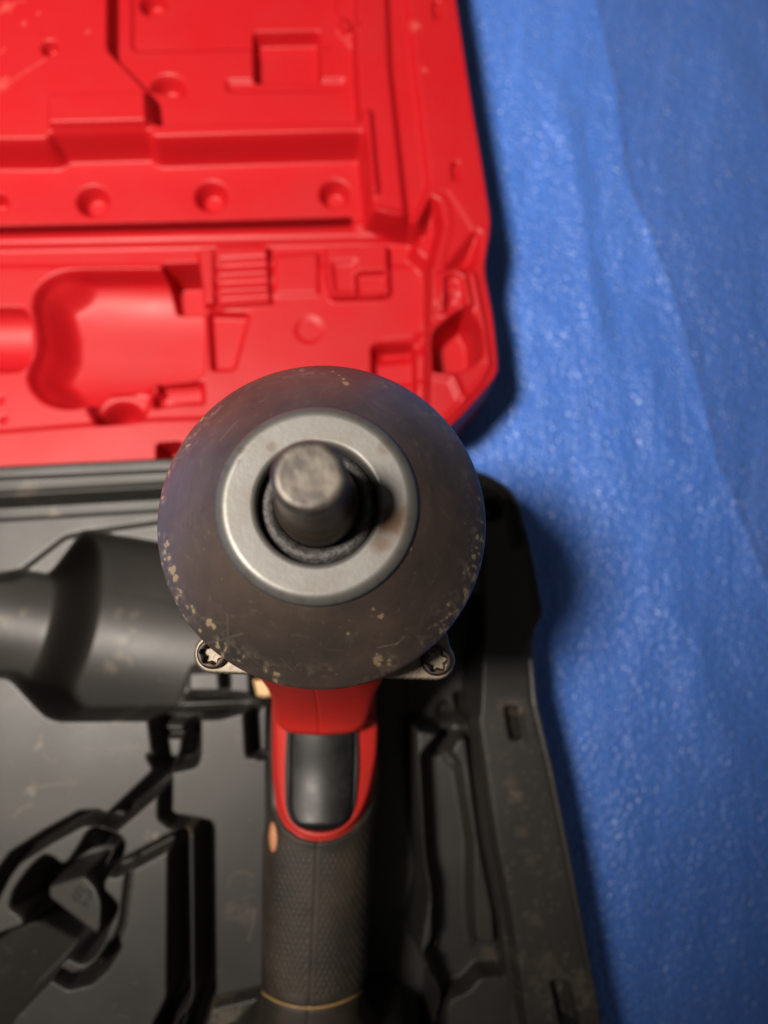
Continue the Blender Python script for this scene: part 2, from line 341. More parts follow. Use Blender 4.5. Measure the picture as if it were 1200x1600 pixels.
# ------------------------------------------------------------------ charcoal tray
ZT = .050
tray_out = P([(-260, 741), (0, 729), (250, 717), (500, 712), (700, 718), (748, 736), (775, 748), (802, 768), (812, 786), (826, 834), (838, 895), (850, 952), (847, 968), (836, 984), (833, 1010), (838, 1090), (864, 1200), (892, 1340), (920, 1488), (943, 1610), (990, 1860), (900, 1900), (-300, 1900)], ZT - .002)
tray_out = rounded(tray_out, .004)
T = Mould(tray_out, ZT, *span([(-40, 700), (870, 700), (960, 1640), (-40, 1640)], ZT, tray_out))
T.cut([(-400, 762), (0, 746), (250, 734), (700, 730), (700, 756), (250, 757), (0, 772), (-400, 790)], ZT, ZT - .0015, .001, .001)
T.cut([(-400, 796), (0, 779), (250, 765), (745, 752), (752, 780), (745, 790), (250, 797), (0, 812), (-400, 828)], ZT, ZT - .011, .0016, .001, 'hinge_channel')
T.line([(-400, 790), (0, 775), (250, 761), (740, 748)], ZT, .0012, .003, .001, True)
# wrench cavity: stepped half cylinder
zax = pu(0, 976, ZT)
def cav(X, Y, d):
    y0 = zax[1] + (X - zax[0]) * .03
    t = sm((X - pu(48, 976, ZT)[0]) / (pu(128, 976, ZT - .02)[0] - pu(48, 976, ZT)[0])); R_ = .0225 + t * .0205; D = .015 + t * .024
    v = np.clip((Y - y0) / R_, -1, 1); return ZT - .0015 - D * np.sqrt(np.clip(1 - v * v, 0, 1))
T.cut([(-400, 912), (0, 898), (30, 890), (100, 836), (132, 829), (250, 812), (700, 792), (742, 800), (760, 860), (750, 1120), (700, 1150), (600, 1130), (415, 1100), (345, 1122), (230, 1124), (90, 1125), (72, 1118), (15, 1060), (0, 1057), (-400, 1070)], ZT, cav, .002, .002, 'wrench_cavity')
T.cut([(283, 1040), (400, 1036), (402, 1098), (345, 1092), (283, 1092)], ZT - .012, ZT - .013, .003, .002, 'cavity_block')
T.cut([(340, 1030), (358, 1030), (360, 1078), (344, 1078)], ZT - .013, ZT - .024, .002, .001)
T.cut([(275, 1044), (284, 1044), (286, 1100), (258, 1120), (248, 1118)], ZT - .01, ZT - .032, .002, .001)
T.cut([(270, 1090), (410, 1086), (412, 1108), (270, 1116)], ZT - .01, ZT - .016, .002, .001)
# handle cavity below the grip
T.cut([(418, 1130), (418, 1180), (421, 1500), (424, 1560), (350, 1660), (350, 1900), (668, 1900), (690, 1560), (655, 1490), (672, 1400), (664, 1340), (652, 1180), (650, 1080), (640, 1000), (420, 1000)], ZT, ZT - .038, .003, .003, 'handle_cavity')
T.dimple(768, 796, 18, ZT, .012, 'corner_hole', .3)
# right-hand fields
T.cut([(700, 1130), (744, 1130), (752, 1210), (766, 1320), (790, 1440), (804, 1560), (820, 1700), (700, 1900), (640, 1900), (690, 1556), (660, 1490), (676, 1470), (674, 1400), (665, 1340), (656, 1180)], ZT, ZT - .020, .0022, .003, 'side_channel')
T.cut([(700, 1182), (718, 1202), (726, 1256), (738, 1328), (738, 1416), (742, 1484), (752, 1500), (790, 1500), (786, 1440), (762, 1320), (748, 1210), (740, 1150), (715, 1150)], ZT, ZT - .009, .0025, .002, 'side_channel')
T.line([(696, 1184), (718, 1206), (727, 1256), (737, 1328), (737, 1416), (742, 1488)], ZT - .01, .0018, .0032, .001, True)
T.line([(668, 1350), (676, 1400), (680, 1472), (658, 1486), (648, 1478)], ZT - .02, .004, .004, .001, True)
T.line([(712, 1120), (700, 1150), (690, 1180)], ZT, -.006, .008, .001, True)
T.cut([(690, 1570), (700, 1550), (726, 1540), (746, 1516), (790, 1514), (800, 1560), (830, 1760), (700, 1800)], ZT - .012, ZT - .010, .0018, .002, 'side_block')
T.line([(688, 1558), (700, 1640)], ZT - .010, .0012, .003, .001, True)
T.line([(736, 1100), (752, 1208), (768, 1320), (792, 1440), (808, 1560), (830, 1700)], ZT, -.010, .005, .001, True)
T.line([(822, 830), (836, 905), (842, 950)], ZT, .0008, .004, .001, True)
T.line([(752, 752), (785, 768), (796, 792), (806, 850)], ZT, -.003, .007, .001, True)
T.line([(826, 1030), (832, 1100), (858, 1205), (886, 1345), (914, 1490), (938, 1610), (980, 1840)], ZT, -.0009, .0022, .001, True)
for (x, y, sx, sy, lean) in ((803, 1130, 10, 26, 5), (884, 1570, 15, 36, 9)):
    T.cut([(x - sx - lean, y - sy), (x + sx - lean, y - sy), (x + sx + lean, y + sy), (x - sx + lean, y + sy)], ZT, ZT - .009, .0011, .001, 'latch_slot')
    T.line([(x - lean * .6 + 2, y - sy * .6), (x + lean * .6 + 2, y + sy * .7)], ZT - .009, .004, .0026, .001, True)
# clip notch
T.cut([(232, 1118), (312, 1118), (312, 1180), (308, 1197), (268, 1206), (240, 1182)], ZT, ZT - .022, .0018, .002, 'clip_notch')
T.cut([(252, 1124), (296, 1124), (292, 1172), (286, 1190), (262, 1192), (256, 1170)], ZT - .004, ZT - .0035, .0018, .002)
T.line([(250, 1146), (296, 1146)], ZT - .004, -.006, .0035, .001, True)
# cord channels (strokes)
T.cut([(228, 1178), (242, 1204), (166, 1276), (170, 1292), (178, 1300), (250, 1238), (268, 1212), (262, 1190)], ZT, ZT - .022, .0016, .0015, 'diagonal_channel')
T.line([(172, 1287), (150, 1278), (127, 1279), (76, 1307), (24, 1340), (6, 1364), (-12, 1400), (-40, 1470)], ZT, ZT - .016, .0046, .0011)
T.line([(258, 1222), (257, 1274), (270, 1284), (322, 1293)], ZT, ZT - .018, .0044, .0011)
T.line([(285, 1305), (214, 1343), (180, 1360)], ZT, ZT - .010, .0046, .0012)
T.line([(203, 1348), (198, 1392), (191, 1447), (176, 1482)], ZT, ZT - .005, .0017, .0006)
T.line([(178, 1480), (160, 1508), (139, 1527), (110, 1534), (92, 1524)], ZT, ZT - .016, .0044, .0011)
T.cut([(264, 1312), (293, 1303), (295, 1568), (262, 1620), (255, 1700), (235, 1700), (238, 1606), (262, 1560)], ZT, ZT - .024, .0016, .002, 'long_channel')
T.cut([(301, 1286), (333, 1290), (336, 1566), (318, 1606), (290, 1700), (268, 1700), (276, 1600), (302, 1566)], ZT, ZT - .026, .0016, .002, 'long_channel')
T.cut([(293, 1300), (302, 1300), (304, 1575), (276, 1640), (266, 1640), (292, 1572)], ZT, ZT - .0035, .0008, .001)
# plug / charger pocket
plug = [(40, 1366), (54, 1350), (70, 1336), (84, 1342), (94, 1352), (106, 1350), (124, 1324), (138, 1300), (148, 1293), (168, 1300), (182, 1304), (194, 1318), (190, 1338), (172, 1366), (162, 1374), (160, 1390), (170, 1400), (184, 1416), (180, 1430), (170, 1446), (162, 1470), (146, 1496), (128, 1506), (106, 1494), (95, 1505), (73, 1536), (20, 1590), (-30, 1700), (-90, 1700), (-60, 1500), (0, 1460), (28, 1450), (40, 1447), (36, 1432), (15, 1417), (22, 1392)]
def hz(X, Y, d):
    a = pu(70, 1465, ZT); e = pu(-20, 1580, ZT); t = (e - a) / np.hypot(*(e - a)); nrm = np.array([-t[1], t[0]])
    s_ = (X - a[0]) * t[0] + (Y - a[1]) * t[1]; v = ((X - a[0]) * nrm[0] + (Y - a[1]) * nrm[1]) / .017
    return ZT - .008 - .012 * np.clip(v + 1, 0, 2.2)
T.cut(plug, ZT, ZT - .036, .0022, .0015, 'plug_pocket')
T.cut([(8, 1462), (28, 1456), (44, 1458), (92, 1516), (73, 1536), (20, 1590), (-30, 1700), (-90, 1700), (-60, 1500), (0, 1462)], ZT, hz, .0012, .002)
zq = ZT - .008
def tilt(X, Y, d):
    a = pu(115, 1400, zq); return zq + ((X - a[0]) * .16 + (Y - a[1]) * .03)
T.cut([(67, 1382), (100, 1370), (134, 1359), (150, 1372), (160, 1384), (168, 1407), (167, 1447), (156, 1469), (110, 1438), (67, 1409)], zq, tilt, .0014, .001, 'number_pad')
T.cut([(174, 1318), (188, 1323), (170, 1362), (156, 1354)], ZT - .007, ZT - .006, .0012, .001)
T.cut([(168, 1408), (182, 1418), (178, 1430), (168, 1446)], ZT, ZT - .016, .0012, .001)
T.cut([(382, 1112), (402, 1104), (406, 1182), (386, 1184)], ZT, ZT - .018, .0016, .002, 'small_slot')
T.line([(418, 1180), (406, 1180)], ZT, ZT - .008, .003, .001)
T.line([(334, 1568), (396, 1553), (440, 1540)], ZT, ZT - .006, .0028, .0008)
T.line([(60, 1700), (240, 1640)], ZT, ZT - .003, .002, .0008)
for k in range(260):
    q_ = rng.uniform(1090, 1640); T.blotch(np.interp(q_, [1090, 1640], [752, 815]) + rng.uniform(0, 95), q_, rng.uniform(1, 3.2), ZT, rng.uniform(.08, .35), k)
for k in range(120): T.blotch(rng.uniform(0, 420), rng.uniform(740, 1600), rng.uniform(1, 2.6), ZT, rng.uniform(.08, .3), k)
T.h += .0006 * (vnoise(T.X, T.Y, .04, 21, 2) - .5)
T.blur(2)
for k in range(60):
    x = rng.uniform(-20, 420); y = rng.uniform(1130, 1600)
    if 40 < x < 340 and 1300 < y < 1600 and rng.random() < .6: continue
    a = rng.uniform(0, math.pi); l = rng.uniform(4, 26); T.scratch([(x, y), (x + l * math.cos(a), y + l * math.sin(a) * .8)], ZT, .0004, rng.uniform(.12, .4))
for pts, v in (([(50, 1232), (80, 1226), (120, 1224)], .45), ([(22, 1276), (34, 1262), (50, 1258)], .5), ([(60, 1162), (66, 1146)], .5), ([(388, 1470), (396, 1440), (398, 1420)], .5), ([(355, 1385), (362, 1366), (380, 1362), (396, 1368)], .35), ([(350, 1436), (372, 1434), (392, 1424)], .35), ([(128, 1168), (170, 1172), (224, 1168)], .15)): T.scratch(pts, ZT, .0006, v)
for (x, y, r_, v) in ((48, 1236, 9, .5), (60, 1165, 7, .4), (236, 1305, 9, .5), (290, 1300, 12, .5), (262, 1330, 7, .4), (184, 1126, 10, .4), (360, 1420, 14, .18), (385, 1430, 14, .18), (815, 786, 9, .5), (798, 1106, 16, .45), (805, 1244, 8, .6), (798, 1222, 10, .3), (818, 1300, 9, .3), (830, 1345, 9, .25), (836, 1436, 10, .3), (850, 1500, 14, .3), (812, 1500, 10, .3), (778, 1525, 10, .6), (868, 1540, 30, .3), (918, 1560, 16, .45), (905, 1530, 12, .4), (352, 1590, 24, .4), (330, 1580, 10, .5), (40, 765, 20, .2), (68, 797, 10, .4)):
    T.blotch(x, y, r_ * (1.3 if x > 700 else 1), ZT, min(v * (.55 if x > 700 else 1.0), .8), 3 + int(x))
for (x, y, r_) in ((165, 950, 8), (170, 1000, 10), (165, 1025, 10), (185, 985, 7), (160, 960, 7), (180, 1035, 9), (150, 1045, 12), (190, 960, 9), (15, 970, 14), (45, 960, 10)): T.blotch(x, y, r_, ZT - .02, .3)
tray = T.build('tray', BLK, case, .002)
# moulded number on the pad
tc = bpy.data.curves.new('number', 'FONT'); tc.body = '82'; tc.size = .0082; tc.align_x = 'CENTER'; tc.align_y = 'CENTER'; tc.extrude = .0002; tc.offset = .0001
to = bpy.data.objects.new('number_tmp', tc); C.objects.link(to); bpy.context.view_layer.update()
me = bpy.data.meshes.new_from_object(to); bpy.data.objects.remove(to)
num = link('moulded_number', me, simple('dark_number_plastic', (.006, .005, .004), .7), tray)
a_, b_ = pu(118, 1395, zq), pu(140, 1404, zq); ctr = pu(129, 1400, zq)
num.matrix_world = Matrix.Translation((ctr[0], ctr[1], zq + (ctr - pu(115, 1400, zq)) @ np.array([.16, .03]) + .0003)) @ Vector((0, 0, 1)).rotation_difference(Vector((-.16, -.03, 1))).to_matrix().to_4x4() @ Matrix.Rotation(math.atan2(b_[1] - a_[1], b_[0] - a_[0]), 4, 'Z')
# ------------------------------------------------------------------ lathe / slab / loft helpers
def lathe(name, prof, cx, cy, mat, parent, seg=96, sub=1, wearf=None, smooth=True, soft=0):
    pr = []
    for (r0, z0), (r1, z1) in zip(prof[:-1], prof[1:]):
        n = max(1, int(sub * math.hypot(r1 - r0, z1 - z0) / .0006)) if sub > 0 else 1
        for k in range(n): t = k / n; pr.append((r0 + (r1 - r0) * t, z0 + (z1 - z0) * t))
    pr.append(prof[-1]); pr = np.array(pr)
    for _ in range(soft): pr[1:-1] = .25 * pr[:-2] + .5 * pr[1:-1] + .25 * pr[2:]
    n = len(pr); th = np.linspace(0, 2 * np.pi, seg, endpoint=False)
    R_ = pr[:, 0][:, None]; X = cx + R_ * np.cos(th); Y = cy + R_ * np.sin(th); Z = np.repeat(pr[:, 1][:, None], seg, 1)
    V = np.stack([X, Y, Z], -1).reshape(-1, 3); i = np.arange(n - 1)[:, None] * seg; j = np.arange(seg)[None]; j2 = (j + 1) % seg
    Q = np.stack([i + j, i + j2, i + seg + j2, i + seg + j], -1).reshape(-1, 4)
    wr = wearf(R_ + 0 * th, th + 0 * R_, X, Y, Z).reshape(-1) if wearf else None
    return mesh(name, V, Q, mat, parent, smooth, None, wr)
def slab(name, outline, zf, zb, mat, parent, edge=.002, cell=.0006, disp=None):
    lo = outline.min(0) - cell * 2; hi = outline.max(0) + cell * 2
    M = Mould(outline, 0., np.arange(lo[0], hi[0], cell), np.arange(lo[1], hi[1], cell))
    M.h = zf(M.X, M.Y) if callable(zf) else np.full(M.X.shape, zf)
    if disp: M.h += disp(M.X, M.Y, M.so)
    return M.build(name, mat, parent, zb, edge)
# ------------------------------------------------------------------ impact wrench
AX, AY = -.0142, .0262
ZR = .1825                      # rim height
tool = empty('impact_wrench', (AX, AY, .014)); tag(tool, 'cordless impact wrench standing on its rear with its round steel nose and drive pointing up', 'impact wrench')
def tp(o): o.matrix_parent_inverse = Matrix.Translation((-AX, -AY, -.014)); return o
def nose_hit(x, y):
    z = .19
    for _ in range(8):
        p = pu(x, y, z); r = math.hypot(p[0] - AX, p[1] - AY); z = .2 * z + .8 * float(np.interp(r, [.020, .040], [.2065, .1835]))
    return p
spots = [(327, 972, 6.5), (334, 978, 4), (590, 1030, 8), (592, 1038, 5), (597, 962, 5), (543, 990, 3), (540, 601, 6), (537, 594, 4), (530, 588, 2.5), (520, 582, 2.5), (265, 872, 6), (270, 890, 7), (276, 905, 6), (283, 925, 4), (303, 955, 4), (300, 948, 3), (312, 985, 3), (745, 840, 4), (740, 870, 4), (725, 895, 4), (706, 985, 6), (692, 1000, 6), (680, 1008, 4), (715, 960, 4), (700, 945, 3), (583, 952, 3), (640, 858, 3), (262, 850, 5), (258, 862, 4)]
SP = [(nose_hit(x, y), r_ / F * .175) for x, y, r_ in spots]
lines = [([(590, 1012), (620, 1006), (632, 994)], .3), ([(300, 1010), (345, 1000), (380, 990)], .2), ([(356, 960), (358, 1020)], .16), ([(345, 690), (372, 660)], .2)]
rg = np.random.default_rng(9)
for k in range(70):
    a = rg.uniform(0, 6.283); q_ = rg.uniform(160, 250); l_ = rg.uniform(5, 30); b_ = a + rg.uniform(.6, 2.2); x, y = 502 + q_ * math.cos(a), 822 + q_ * math.sin(a)
    lines.append(([(x, y), (x + l_ * math.cos(b_), y + l_ * math.sin(b_))], rg.uniform(.03, .10)))
LN = [([nose_hit(x, y) for x, y in p_], v) for p_, v in lines]
def nosewear(R_, th, X, Y, Z):
    e = sm((R_ - .0320) / .0070); n = vnoise(X, Y, .0011, 31, 3); n2 = vnoise(X, Y, .006, 32, 2)
    side = .70 + .30 * np.maximum(np.maximum(np.cos(th - 3.55), np.cos(th + .45)), .75 * np.cos(th - .75))
    wv = np.clip((n - .49) * 3.2, 0, 1) * np.clip((n2 * side - .36) * 5.0, 0, 1) * e
    wv += np.clip((vnoise(X, Y, .0009, 77, 2) - .80) * 6, 0, 1) * .5
    for c_, r_ in SP:
        d = np.hypot(X - c_[0], Y - c_[1]) / r_ + (n - .5) * 1.6; wv = np.maximum(wv, sm(1.3 - d))
    for p_, v in LN: wv = np.maximum(wv, v * 2 * np.clip(1 - sdline(X, Y, np.array(p_)) / .0003, 0, 1))
    return wv
def ringwear_shade(R_, th, X, Y, Z):
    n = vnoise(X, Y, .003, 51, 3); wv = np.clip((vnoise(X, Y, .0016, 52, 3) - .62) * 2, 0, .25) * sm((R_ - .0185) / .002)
    for (x, y, r_, v) in ((614, 815, 32, 1.0), (596, 850, 20, .7), (628, 800, 14, .7), (600, 700, 12, .35), (424, 698, 8, .5)):  # large brown blots at lower right paint in the anvil's shadow and reflection
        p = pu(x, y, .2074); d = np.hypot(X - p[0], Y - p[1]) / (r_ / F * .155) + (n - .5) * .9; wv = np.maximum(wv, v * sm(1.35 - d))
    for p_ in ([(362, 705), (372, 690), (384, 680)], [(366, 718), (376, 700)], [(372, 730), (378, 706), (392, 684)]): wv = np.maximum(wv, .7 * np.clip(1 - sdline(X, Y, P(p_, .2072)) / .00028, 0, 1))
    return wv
tp(lathe('nose_cone', [(.0206, .2056), (.0214, .2056), (.0245, .2023), (.0300, .1961), (.0345, .1906), (.0378, .1863), (.0392, .1842), (.0398, .1831), (.0400, .1820), (.0400, .1795), (.0394, .1782), (.0380, .1776), (.0340, .1772)], AX, AY, NOSE, tool, 720, 2, nosewear, True, 5))
tp(lathe('rim_band', [(.0378, .1773), (.0391, .1768), (.0393, .1745), (.0386, .1725), (.034, .172)], AX, AY, simple('brassy_rim_band', (.30, .19, .11), .38, .7), tool, 160))
tp(lathe('steel_ring', [(.0129, .2010), (.0129, .2064), (.0135, .2072), (.0194, .2075), (.0203, .2071), (.0211, .2063), (.0217, .2056), (.0214, .2050)], AX, AY, STEEL, tool, 360, 1, ringwear_shade))
tp(lathe('seal_ring', [(.0129, .2012), (.0124, .2034), (.0112, .2042), (.0100, .2040), (.0092, .2030), (.0085, .2000)], AX, AY, SEAL, tool, 128))
anv = tp(lathe('anvil', [(.0001, .2335), (.0056, .2335), (.0061, .2333), (.0068, .2322), (.0069, .2310), (.0069, .2268), (.0066, .2262)], AX, AY, ANV, tool, 128, 1))
anv2 = lathe('anvil_collar', [(.0066, .2266), (.0069, .2256), (.0074, .2200), (.0078, .2150), (.0086, .2120), (.0089, .2090), (.0089, .1990)], AX, AY, ANVD, anv, 128, 1)
tp(lathe('bore', [(.0130, .2012), (.0085, .2005), (.0001, .2004)], AX, AY, SEAL, tool, 64))
tp(lathe('gear_case', [(.0360, .1775), (.0362, .166), (.0345, .150), (.0340, .128), (.0330, .120)], AX, AY, CAST, tool, 128))
tp(lathe('motor_housing', [(.0335, .122), (.0340, .100), (.0335, .050), (.0300, .030), (.0260, .016), (.0200, .014), (.0001, .014)], AX, AY, MOTOR, tool, 96))
# lug plate with two screws
ZLUG = .164
sl, sr = pu(331, 1021, ZLUG + .002), pu(682, 1032, ZLUG + .002)
def circ(c_, r_, a0, a1, n): return [c_ + r_ * np.array([math.cos(t), math.sin(t)]) for t in np.linspace(a0, a1, n)]
lug = np.array(circ(sl, .0052, 2.2, 4.9, 14) + circ(sr, .0052, -1.55, .9, 14) + [np.array([AX + .026, AY + .004]), np.array([AX - .026, AY + .004])])
tp(slab('lug_plate', lug, ZLUG, ZLUG - .016, CAST, tool, .0008, .00025))
def screw_mesh():
    seg = 96; rs = [.0, .0012, .0018, .0021, .0023, .0026, .0029, .0034, .0037, .0039, .0040, .0040]
    hs = [-.0032, -.0032, -.0032, -.0030, 0.0, .0021, .0022, .0022, .0019, .0013, .0004, -.004]
    th = np.linspace(0, 2 * np.pi, seg, endpoint=False); V = []
    for r0, h0 in zip(rs, hs):
        k = 1 + .20 * np.cos(6 * th) if .001 < r0 < .0027 else 1 + 0 * th
        V.append(np.stack([r0 * k * np.cos(th), r0 * k * np.sin(th), np.full(seg, h0)], -1))
    n = len(rs); V = np.concatenate(V); i = np.arange(n - 1)[:, None] * seg; j = np.arange(seg)[None]; j2 = (j + 1) % seg
    return V, np.stack([i + j, i + seg + j, i + seg + j2, i + j2], -1).reshape(-1, 4)
V, Q = screw_mesh()
for k, s_ in enumerate((sl, sr)):
    o = mesh('screw', V, Q, SCREW, tool); o.location = (s_[0], s_[1], ZLUG + .0005); o.rotation_euler.z = .3 * k; tp(o)
# handle: a loft running from the body towards the viewer
ZH = .056
stations = [(1030, 440, 590, .034), (1100, 428, 586, .035), (1200, 426, 590, .036), (1260, 424, 584, .034), (1300, 418, 578, .032), (1400, 416, 574, .031), (1500, 415, 568, .031), (1545, 414, 563, .032), (1562, 412, 563, .033), (1580, 394, 572, .036), (1605, 370, 584, .040), (1640, 352, 590, .044), (1700, 310, 620, .048)]
st = np.array(stations, float); ys_ = np.arange(1030, 1700, 1.1)
lft = np.interp(ys_, st[:, 0], st[:, 1]); rgt = np.interp(ys_, st[:, 0], st[:, 2]); thk = np.interp(ys_, st[:, 0], st[:, 3])
def smooth1(a, n=12):
    for _ in range(n): a = np.convolve(np.pad(a, 1, 'edge'), [.25, .5, .25], 'valid')
    return a
lft, rgt, thk = smooth1(lft), smooth1(rgt), smooth1(thk)
LW = np.array([pu(x, y, ZH) for x, y in zip(lft, ys_)]); RW = np.array([pu(x, y, ZH) for x, y in zip(rgt, ys_)])
CW = (LW + RW) / 2; HW = np.hypot(*(RW - LW).T) / 2; UX = (RW - LW) / (2 * HW[:, None])
SL = np.concatenate([[0], np.cumsum(np.hypot(*np.diff(CW, axis=0).T))])
ZTOP = np.interp(ys_, [1030, 1150, 1310, 1400, 1562, 1700], [.0830, .0830, .0800, .0785, .0775, .0800])
nth = 420; th = np.linspace(0, 2 * np.pi, nth, endpoint=False)   # th=pi/2 faces up
def loft(offset):
    e = 2 / 2.4; cx_ = np.sign(np.cos(th)) * np.abs(np.cos(th)) ** e; sx_ = np.sign(np.sin(th)) * np.abs(np.sin(th)) ** e
    hz_ = thk / 2 + .004; zc = ZTOP - hz_
    U = HW[:, None] * cx_[None]; Zz = hz_[:, None] * sx_[None]
    PX = CW[:, 0][:, None] + UX[:, 0][:, None] * U; PY = CW[:, 1][:, None] + UX[:, 1][:, None] * U; PZ = zc[:, None] + Zz
    nx_ = np.cos(th)[None] * UX[:, 0][:, None]; ny_ = np.cos(th)[None] * UX[:, 1][:, None]; nz_ = np.sin(th)[None] + 0 * PX
    return PX + nx_ * offset, PY + ny_ * offset, PZ + nz_ * offset, U
def pxof(X, Y, Z):
    D = np.stack([X, Y, Z - H], -1) @ MN; return 600 + F * D[..., 0] / -D[..., 2], 800 - F * D[..., 1] / -D[..., 2]
def loftmesh(name, mask, off, mat):
    X, Y, Z, U = loft(off); V = np.stack([X, Y, Z], -1).reshape(-1, 3); n = len(ys_); i = np.arange(n - 1)[:, None] * nth; j = np.arange(nth)[None]; j2 = (j + 1) % nth
    Q = np.stack([i + j, i + j2, i + nth + j2, i + nth + j], -1)[..., ::-1]; mk = mask[:-1]; sel = Q[mk].reshape(-1, 4)
    u, inv = np.unique(sel, return_inverse=True); return tp(mesh(name, V[u], inv.reshape(-1, 4), mat, tool))
X0, Y0, Z0, U0 = loft(0 * th[None])
front = np.sin(th)[None] > 0.0
A = U0 / HW[:, None]                         # -1 .. 1 across
seamx = np.interp(ys_, [1030, 1310, 1580, 1700], [.02, .03, -.02, -.04])[:, None]
seam = np.exp(-((A - seamx) * HW[:, None] / .0003) ** 2) * front
# U-shaped red guard, its outline in handle-local metres
KP = (H - .079) / F
GX, GY = pxof(X0, Y0, Z0)
s1 = np.interp(1330, ys_, SL)
gpoly = rounded(np.array([(426, 1000), (600, 1000), (592, 1180), (580, 1240), (566, 1274), (546, 1296), (520, 1310), (496, 1313), (470, 1308), (446, 1290), (433, 1262), (427, 1200)], float), 8)
Uu, Ss = U0, SL[:, None] + 0 * U0
dU = np.where(front & (GY > 900), sdpoly(GX, GY, gpoly) * KP, .5)
dU = np.where((GY < 1180) & ~front, -.01, dU)
# red housing covers the whole inner surface; rubber laid over it outside the guard
loftmesh('handle_housing', (SL[:, None] < s1 + .006) & (front | True), -.0000 - seam * .0005, HOUSE)
cell_u = Uu; d1 = Uu / .0019 + Ss / .0039; d2 = Uu / .0019 - Ss / .0039
dia = np.maximum(np.abs(d1 - np.round(d1)), np.abs(d2 - np.round(d2)))
gm = sm((dU - .003) / .003) * sm((1562 - 26 * A ** 2 - GY) / 12) * sm((np.abs(A - seamx) - .05) / .06) * front
gm = gm * sm((.97 - np.abs(A)) / .05)
arc = (GY - (1574 - 26 * A ** 2)) * KP
groove = np.exp(-(arc / .0008) ** 2)
edgeU = np.exp(-((dU - .0016) / .0012) ** 2)
gripoff = -.0006 + .0016 * sm(dU / .0011) + .0002 * edgeU - gm * .00024 * (.45 + vnoise(Uu + .1, Ss, .012, 71, 2)) * sm((dia - .24) / .24) - .0006 * seam - .0005 * groove
ovr = (dU > -.0006)
side_red = (np.abs(A) < 1.1)
loftmesh('rubber_grip', ovr, gripoff, RUBBER)
al = loftmesh('accent_line', (np.abs(arc) < .0009) & front & (np.abs(A) < .985), .0008 - np.clip(np.abs(arc) / .0009, 0, 1) ** 2 * .0006 , YEL)
# trigger
ztr = .0815
def upoly(pts, z): return P(pts, z)
tpts = [(452, 1136), (556, 1136), (557, 1200), (553, 1250), (547, 1276), (530, 1291), (506, 1297), (480, 1294), (460, 1284), (450, 1262), (449, 1200)]
tro = rounded(upoly(tpts, .083), .003)
tcn = pu(503, 1210, .088)
def trz(X, Y):
    ax = UX[150]; u = (X - tcn[0]) * ax[0] + (Y - tcn[1]) * ax[1]; v = -(X - tcn[0]) * ax[1] + (Y - tcn[1]) * ax[0]
    return .0885 - .0030 * (u / .012) ** 2 * 1.0 + .0012 * sm((-v - .008) / .012) - .0012 * np.exp(-((v) / .010) ** 2) - .0035 * sm((-v - .0155) / .007)
tp(slab('trigger', tro, trz, .074, TRIG, tool, .0022, .00025))
gap = rounded(upoly([(448, 1132), (560, 1132), (561, 1200), (557, 1254), (549, 1281), (530, 1296), (506, 1301), (479, 1298), (457, 1288), (446, 1264), (445, 1200)], .083), .003)
tp(slab('trigger_slot', gap, .0838, .070, simple('dark_slot_plastic', (.012, .010, .010), .6), tool, .0006, .00025))
# red guard around the trigger, proud of the grip
guo = rounded(upoly([(426, 1120), (592, 1120), (590, 1180), (578, 1240), (564, 1274), (545, 1294), (520, 1308), (496, 1311), (470, 1306), (447, 1288), (434, 1262), (428, 1200)], .082), .004)
def gz(X, Y):
    ax = UX[150]; u = (X - tcn[0]) * ax[0] + (Y - tcn[1]) * ax[1]; return .0846 - .0060 * (np.abs(u) / .020) ** 2.2
tp(slab('trigger_guard', guo, gz, .066, HOUSE, tool, .0016, .00025, lambda X, Y, d: -.0022 * sm(-(sdpoly(X, Y, gap)) / .0006)))
# red collar between guard and gear case
zc_ = .094
q = [pu(430, 1120, zc_), pu(434, 1136, zc_), pu(449, 1147, zc_), pu(500, 1151, zc_), pu(553, 1147, zc_), pu(571, 1136, zc_), pu(577, 1115, zc_), pu(590, 1075, .118), pu(598, 1062, .127), pu(600, 1020, .14), pu(408, 1020, .14), pu(412, 1060, .127), pu(422, 1078, .118)]
cn = pu(500, 1148, zc_); cu = UX[110]; cv = np.array([-cu[1], cu[0]])
def cz(X, Y):
    v = (X - cn[0]) * cv[0] + (Y - cn[1]) * cv[1]; u = (X - cn[0]) * cu[0] + (Y - cn[1]) * cu[1]
    t = np.clip(v + .002, 0, .04); return .0935 + .35 * t + 75 * t * t - .010 * np.abs(u / .022) ** 2.6
tp(slab('housing_collar', rounded(np.array(q), .0025), cz, .070, HOUSE, tool, .0022, .00025, lambda X, Y, d: -.0007 * np.exp(-(((X - cn[0]) * cu[0] + (Y - cn[1]) * cu[1] + .0002) / .00028) ** 2)))
